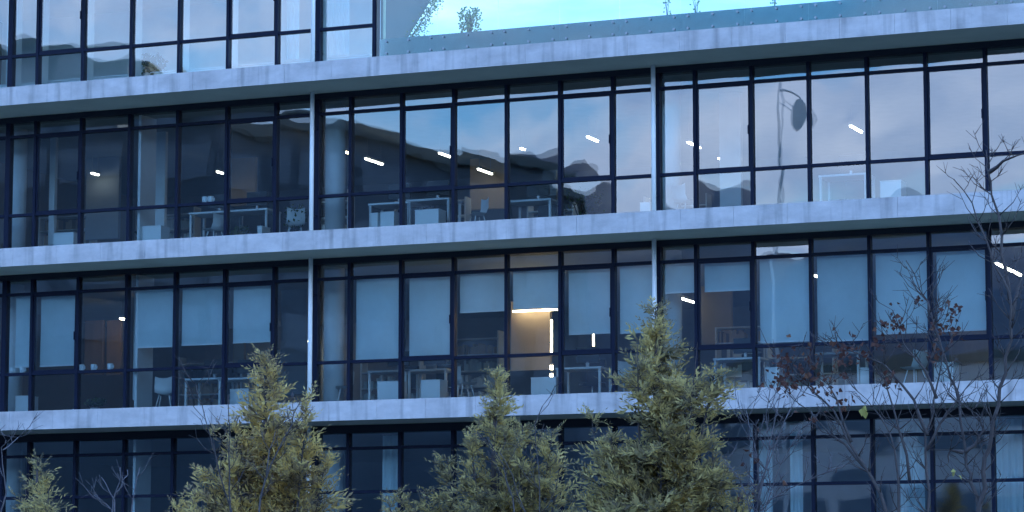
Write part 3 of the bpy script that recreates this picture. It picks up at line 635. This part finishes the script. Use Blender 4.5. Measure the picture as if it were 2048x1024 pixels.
# ------------------------------------------------------------------ trees
def conifer(name, label, Y, apex, lobes, mname, seed, dens=0.36):
    # lobes: (tip x, tip y, foot x, foot y, widest half-width, length over which it widens) in photo pixels at depth Y
    rp = random.Random(seed); top = onY(*apex, Y); org = Vector((top.x, Y, 0)); hgt = top.z
    e = thing(name, label, 'tree', tuple(org), 'conifers in front of the building')
    MB().tube([(0, 0, -.1), (.02, 0, hgt*.35), (-.03, .02, hgt*.7), (0, 0, hgt*.97)], [.13, .1, .05, .008], 8).build('trunk', M['bark'], e, True)
    br = MB(); V = []; Fc = []; mpp = (onY(1100, 800, Y) - onY(1000, 800, Y)).x / 100
    def spray(c, d, up, ln):
        sd_ = d.cross(up)
        if sd_.length < 1e-4: sd_ = d.orthogonal()
        sd_.normalize(); nn = 6; droop = rp.uniform(-.6, .2); bend = rp.uniform(-.3, .3)
        for k in range(nn + 1):
            t = k / nn; q = c + d * (ln * t) + up * (droop * ln * t * t) + sd_ * (bend * ln * t * t)
            ll = ln * (0.46 - 0.22 * t) * rp.uniform(.6, 1.25)
            for s in ((-1, 1) if k < nn else (0,)):
                dd = (d * rp.uniform(.6, 1.1) + sd_ * s * rp.uniform(.3, .9) + up * rp.uniform(-.35, .45)).normalized()
                w = dd.cross(up + sd_ * rp.uniform(-.6, .6)).normalized() * ll * rp.uniform(.10, .19); i = len(V)
                V.extend([tuple(q - w*.4), tuple(q + dd * ll * .5 + w), tuple(q + dd * ll + up * ll * rp.uniform(-.2, .12)), tuple(q + dd * ll * .55 - w)]); Fc.append((i, i+1, i+2, i+3))
    for li, (ax, ay, fx, fy, rm, sl) in enumerate(lobes):
        dy = 0 if li == 0 else rp.uniform(-.55, .35)
        A, Bf = onY(ax, ay, Y + dy) - org, onY(fx, fy, Y + dy * .4) - org
        Bf.z = max(.4, Bf.z); ax_len = (A - Bf).length; axd = (A - Bf).normalized(); rmw, slw = rm * mpp, sl * mpp
        vis = min(ax_len, 3.4); n = int(dens * .95 * vis / mpp * (.35 + rm / 60))
        br.tube([Bf, Bf.lerp(A, .5) + Vector((rp.gauss(0, .02), rp.gauss(0, .02), 0)), A], [.03, .018, .004], 5)
        for k in range(n):
            sdist = vis * ((k + rp.random()) / n) ** .9; Pt = A - axd * sdist
            rad = max(.05, .80 * rmw * min(1, (sdist / slw) ** .95)) * rp.choice([.35, .65, .9, 1, 1.3]) * rp.uniform(.75, 1.15)
            az = rp.uniform(0, 2 * math.pi); o_ = Vector((math.cos(az), math.sin(az), 0))
            rise = rad * rp.uniform(-.05, .75); P0 = Pt - axd * rise * .6; P2 = Pt + o_ * rad + Vector((0, 0, rise * .4)); P1 = (P0 + P2) / 2 + Vector((0, 0, rad * rp.uniform(-.1, .2)))
            if mnoise.noise((P2 + org) * 2.3) < -.09 and not (li == 0 and sdist < 1.3): continue          # thin spots: gaps between the boughs
            br.tube([P0, P1, P2], [.010, .006, .003], 3)
            ns = max(2, int(rad / .085))
            for q in range(ns):
                t = .15 + .85 * (q + rp.random()) / ns
                c = P0 * (1-t)**2 + P1 * 2*t*(1-t) + P2 * t*t; d = ((P1 - P0) * (1-t) + (P2 - P1) * t).normalized()
                side = Vector((-o_.y, o_.x, 0)) * rp.uniform(-.9, .9)
                dd = (d * rp.uniform(.5, 1.1) + side + Vector((0, 0, rp.uniform(-.2, .9)))).normalized()
                up = Vector((rp.gauss(0, .6), rp.gauss(0, .6), 1)).normalized(); up = (up - dd * up.dot(dd)).normalized()
                spray(c, dd, up, rp.uniform(.2, .46) * (.55 + .4 * min(1, sdist / .7)))
    br.build('branches', M['bark'], e)['kind'] = 'stuff'
    me = bpy.data.meshes.new('crown'); me.from_pydata(V, [], Fc); me.materials.append(M[mname]); link('crown', me, e)
    return e
conifer('golden_conifer', 'golden feathery conifer with slim tip in front of the first white pipe', -21, (533, 708), [
    (533, 708, 530, 1290, 70, 300), (425, 862, 480, 1250, 38, 110), (470, 835, 500, 1250, 48, 140), (615, 795, 575, 1200, 30, 160), (600, 850, 570, 1250, 50, 130), (652, 915, 600, 1250, 36, 90), (560, 860, 545, 1250, 60, 120), (420, 955, 480, 1280, 50, 100), (500, 900, 510, 1280, 70, 120)], 'gold', 11)
conifer('olive_conifer', 'dull olive conifer with rounded shoulder, middle of the three tall conifers', -20, (990, 745), [
    (990, 745, 1000, 1290, 60, 300), (1105, 862, 1060, 1250, 36, 110), (940, 862, 980, 1250, 52, 130), (893, 915, 950, 1250, 48, 110), (1045, 850, 1030, 1250, 48, 120), (800, 985, 880, 1280, 36, 70), (850, 985, 920, 1280, 50, 90), (1118, 940, 1060, 1280, 40, 90), (1000, 880, 1000, 1280, 80, 120), (775, 1000, 860, 1270, 24, 60)], 'olive', 23)
conifer('olive_conifer', 'tallest dense olive conifer covering the foot of the second white pipe', -22, (1312, 612), [
    (1312, 612, 1310, 1290, 75, 300), (1395, 685, 1345, 1100, 46, 90), (1432, 730, 1370, 1050, 30, 80), (1275, 690, 1300, 1050, 36, 110), (1350, 700, 1330, 1100, 60, 110), (1182, 830, 1240, 1280, 52, 150), (1222, 870, 1250, 1280, 56, 120), (1430, 842, 1395, 1280, 36, 110), (1455, 935, 1410, 1280, 44, 100), (1160, 930, 1215, 1280, 48, 110),
    (1320, 800, 1315, 1290, 90, 140), (1375, 890, 1350, 1290, 70, 120), (1280, 900, 1280, 1290, 80, 120), (1480, 985, 1430, 1290, 40, 80)], 'olive', 37)
conifer('small_conifer', 'small bushy olive conifer low by the far end of the facade', -19, (75, 916), [(75, 916, 78, 1290, 34, 110), (50, 960, 70, 1290, 28, 90), (98, 975, 85, 1290, 28, 90)], 'olive', 41)
conifer('golden_conifer', 'low golden conifer tip beside the tall golden conifer', -18.5, (382, 978), [(382, 978, 390, 1290, 34, 80), (352, 1000, 375, 1290, 26, 60), (405, 1000, 400, 1290, 26, 60)], 'gold', 53)

def bare_tree(name, label, Y, stems, r0, seed, mname='bark', twig=8, leaves=0, zone=None, group='bare saplings in front of the building', lmat='dead', extra=()):
    rp = random.Random(seed); e = None; tips = []
    base = onY(stems[0][0][0], 1290, Y)
    e = thing(name, label, 'tree', (base.x, Y, 0), group); org = Vector((base.x, Y, 0)); f = MB(); tr = MB()
    for si, st in enumerate(stems):
        dy = rp.uniform(-.5, .5); pts = []
        for k, (px, py) in enumerate(st): pts.append(onY(px, py, Y + dy * k / max(1, len(st)-1)) - org)
        if si == 0 and pts[0].z > .3: pts.insert(0, Vector((pts[0].x * .4, 0, -.05)))
        elif st[0][1] >= 1000 and pts[0].z > .3: pts.insert(0, Vector((0, 0, .2)))
        n = len(pts); q = []
        for k in range(n - 1):
            for t in (0, .5): q.append(pts[k].lerp(pts[k+1], t) + Vector((rp.gauss(0, .012), rp.gauss(0, .012), 0)))
        q.append(pts[-1]); r1 = r0 * (1 if si == 0 else .75)
        rad = [max(.006, r1 * (1 - .85 * k / (len(q)-1))) for k in range(len(q))]
        (tr if si == 0 else f).tube(q, rad, 6)
        for k in range(2, len(q)):
            for _ in range(rp.randint(1, 4) if twig else 0):
                if rp.random() > twig / 10: continue
                d0 = (q[k] - q[k-1]).normalized(); s = Vector((rp.choice((-1, 1)) * rp.uniform(.4, 1.2), rp.uniform(-.7, .7), rp.uniform(-.1, .6)))
                d = (d0 * .7 + s).normalized(); ln = rp.uniform(.12, .5); m1 = q[k] + d * ln * .5; d2 = (d + Vector((0, 0, .6))).normalized(); m2 = m1 + d2 * ln * .5
                f.tube([q[k], m1, m2], [min(.009, rad[k] * .55), .005, .0025], 4); tips += [m1, m2]
                for __ in range(3):
                    b = m1.lerp(m2, rp.random()); dd = (d2 + Vector((rp.gauss(0, .8), rp.gauss(0, .6), rp.gauss(0, .5)))).normalized(); f.tube([b, b + dd * rp.uniform(.08, .22)], [.004, .002], 3); tips.append(b + dd * .1)
    tr.build('trunk', M[mname], e, True); f.build('branches', M[mname], e, True)['kind'] = 'stuff'
    def leaf(lf, c, s):
        d = Vector((rp.gauss(0, .7), rp.gauss(0, .7), rp.gauss(-.6, .6))).normalized() * s; w = d.cross(Vector((rp.gauss(0, 1), rp.gauss(0, 1), rp.gauss(0, 1)))).normalized() * s * .42
        nrm = d.cross(w).normalized() * s * .18; i = len(lf.v)
        lf.v += [tuple(c), tuple(c + d*.4 + w + nrm), tuple(c + d), tuple(c + d*.4 - w + nrm), tuple(c + d*.5)]; lf.f += [(i, i+1, i+4), (i+1, i+2, i+4), (i, i+4, i+3), (i+4, i+2, i+3)]
    if leaves or zone:
        lf = MB()
        for k in range(leaves):
            if tips: leaf(lf, rp.choice(tips) + Vector((rp.gauss(0, .04), rp.gauss(0, .04), rp.gauss(0, .04))), rp.uniform(.06, .11))
        for (px, py, sx, n) in (zone or []):
            for k in range(int(n * 1.7)):
                c = onY(px + rp.gauss(0, sx), py + rp.gauss(0, sx), Y + rp.uniform(-.3, .3)) - org
                leaf(lf, c, rp.uniform(.045, .085))
        lf.build('leaves', M[lmat], e)
    if extra:
        lf = MB()
        for px, py, s in extra:
            c = onY(px, py, Y) - org
            for _ in range(3): leaf(lf, c + Vector((rp.gauss(0, .02), rp.gauss(0, .02), rp.gauss(0, .02))), s)
        lf.build('yellow_leaves', M['yleaf'], e)
    return e
YB = -27
bare_tree('bare_tree', 'tall bare tree with forked grey trunk nearest the frame edge', YB, [
    [(1957, 1018), (1968, 976), (1972, 915), (1980, 881), (1994, 808), (2007, 747), (2021, 680), (2020, 640), (2018, 586), (1988, 526), (1975, 483), (1942, 406), (1907, 358)],
    [(2019, 600), (2011, 539), (2005, 473), (1988, 390), (1976, 335), (1972, 300)], [(1979, 345), (2005, 322), (2048, 306)],
    [(1957, 1018), (1943, 965), (1935, 932), (1930, 881), (1920, 808), (1903, 757), (1886, 707), (1875, 672), (1858, 605), (1842, 576), (1812, 521)],
    [(1935, 905), (1950, 890), (1965, 860), (1955, 830), (1930, 812)], [(2022, 640), (2040, 560), (2060, 520)], [(1930, 905), (1900, 900), (1898, 925)]], .036, 3, twig=7,
    zone=[(1890, 650, 16, 26), (1870, 700, 14, 14), (1837, 601, 5, 5), (1905, 620, 10, 8)], extra=[(1915, 945, .07)])
bare_tree('bare_tree', 'bare spreading tree with dark red dead leaves before the pale slab', YB - 1, [
    [(1779, 1030), (1738, 945), (1698, 881), (1665, 821), (1617, 774), (1585, 735)], [(1700, 884), (1672, 800), (1640, 740)], [(1738, 945), (1690, 890), (1660, 868), (1620, 822)],
    [(1856, 1030), (1853, 940), (1853, 868), (1873, 797), (1890, 707), (1870, 650), (1855, 600)], [(1855, 870), (1830, 800), (1770, 730), (1700, 700), (1680, 690)], [(1800, 1024), (1790, 900), (1760, 830), (1735, 800)],
    [(1853, 900), (1880, 850), (1915, 800), (1945, 760)], [(1873, 797), (1850, 740), (1810, 690), (1785, 620)], [(1820, 960), (1800, 860), (1775, 780), (1760, 740)]], .028, 9, twig=10,
    zone=[(1590, 735, 24, 60), (1570, 765, 16, 20), (1690, 705, 18, 30), (1640, 770, 16, 20), (1785, 645, 14, 22), (1780, 760, 10, 12), (1750, 690, 14, 10), (1680, 800, 14, 10)], extra=[(1728, 818, .10)])
bare_tree('twiggy_bush', 'pale grey twiggy bush beside the tallest conifer', YB + 4, [
    [(1510, 1030), (1530, 940), (1545, 860), (1560, 790)], [(1520, 1024), (1515, 920), (1500, 850), (1492, 820)], [(1530, 1024), (1560, 930), (1600, 860)], [(1515, 1020), (1540, 900), (1530, 830), (1540, 780)],
    [(1525, 1010), (1570, 980), (1640, 950), (1690, 930)], [(1500, 1024), (1480, 960), (1450, 920)], [(1515, 980), (1555, 880), (1590, 800)]], .018, 15, 'barkl', twig=10, leaves=18)
bare_tree('bare_sapling', 'two thin dark bare stems rising before the golden conifer', YB + 2, [
    [(462, 1030), (459, 940), (457, 870), (456, 790)], [(462, 1024), (440, 950), (418, 870), (405, 810), (392, 770)]], .018, 21, twig=4)
bare_tree('bare_sapling', 'slanting dark bare stem crossing the golden conifer', YB + 1.5, [
    [(515, 1030), (528, 960), (555, 900), (580, 850), (597, 805), (585, 785)], [(530, 950), (540, 900), (550, 865)]], .018, 22, twig=4)
bare_tree('bare_sapling', 'forked pale bare stem low between the two small conifers', YB, [
    [(225, 1030), (228, 1000), (238, 965), (240, 935)], [(228, 1000), (215, 975), (203, 955)], [(232, 985), (250, 960), (255, 940)], [(262, 1024), (270, 980), (280, 935)], [(222, 1020), (200, 1000), (188, 990)]], .016, 24, 'barkl', twig=2)
bare_tree('bare_sapling', 'pale crooked bare twig at the far end of the facade', YB, [
    [(0, 1030), (12, 985), (8, 930), (6, 895), (12, 880)], [(6, 900), (25, 885), (36, 875)]], .014, 25, 'barkl', twig=2)
bare_tree('bare_sapling', 'arching bare twigs in front of the olive conifer with rounded shoulder', YB + 2, [
    [(1030, 1030), (1015, 960), (990, 900), (975, 875)], [(1050, 1024), (1025, 950), (1000, 905)], [(1080, 1030), (1078, 930), (1068, 850), (1085, 812)]], .014, 26, twig=5)
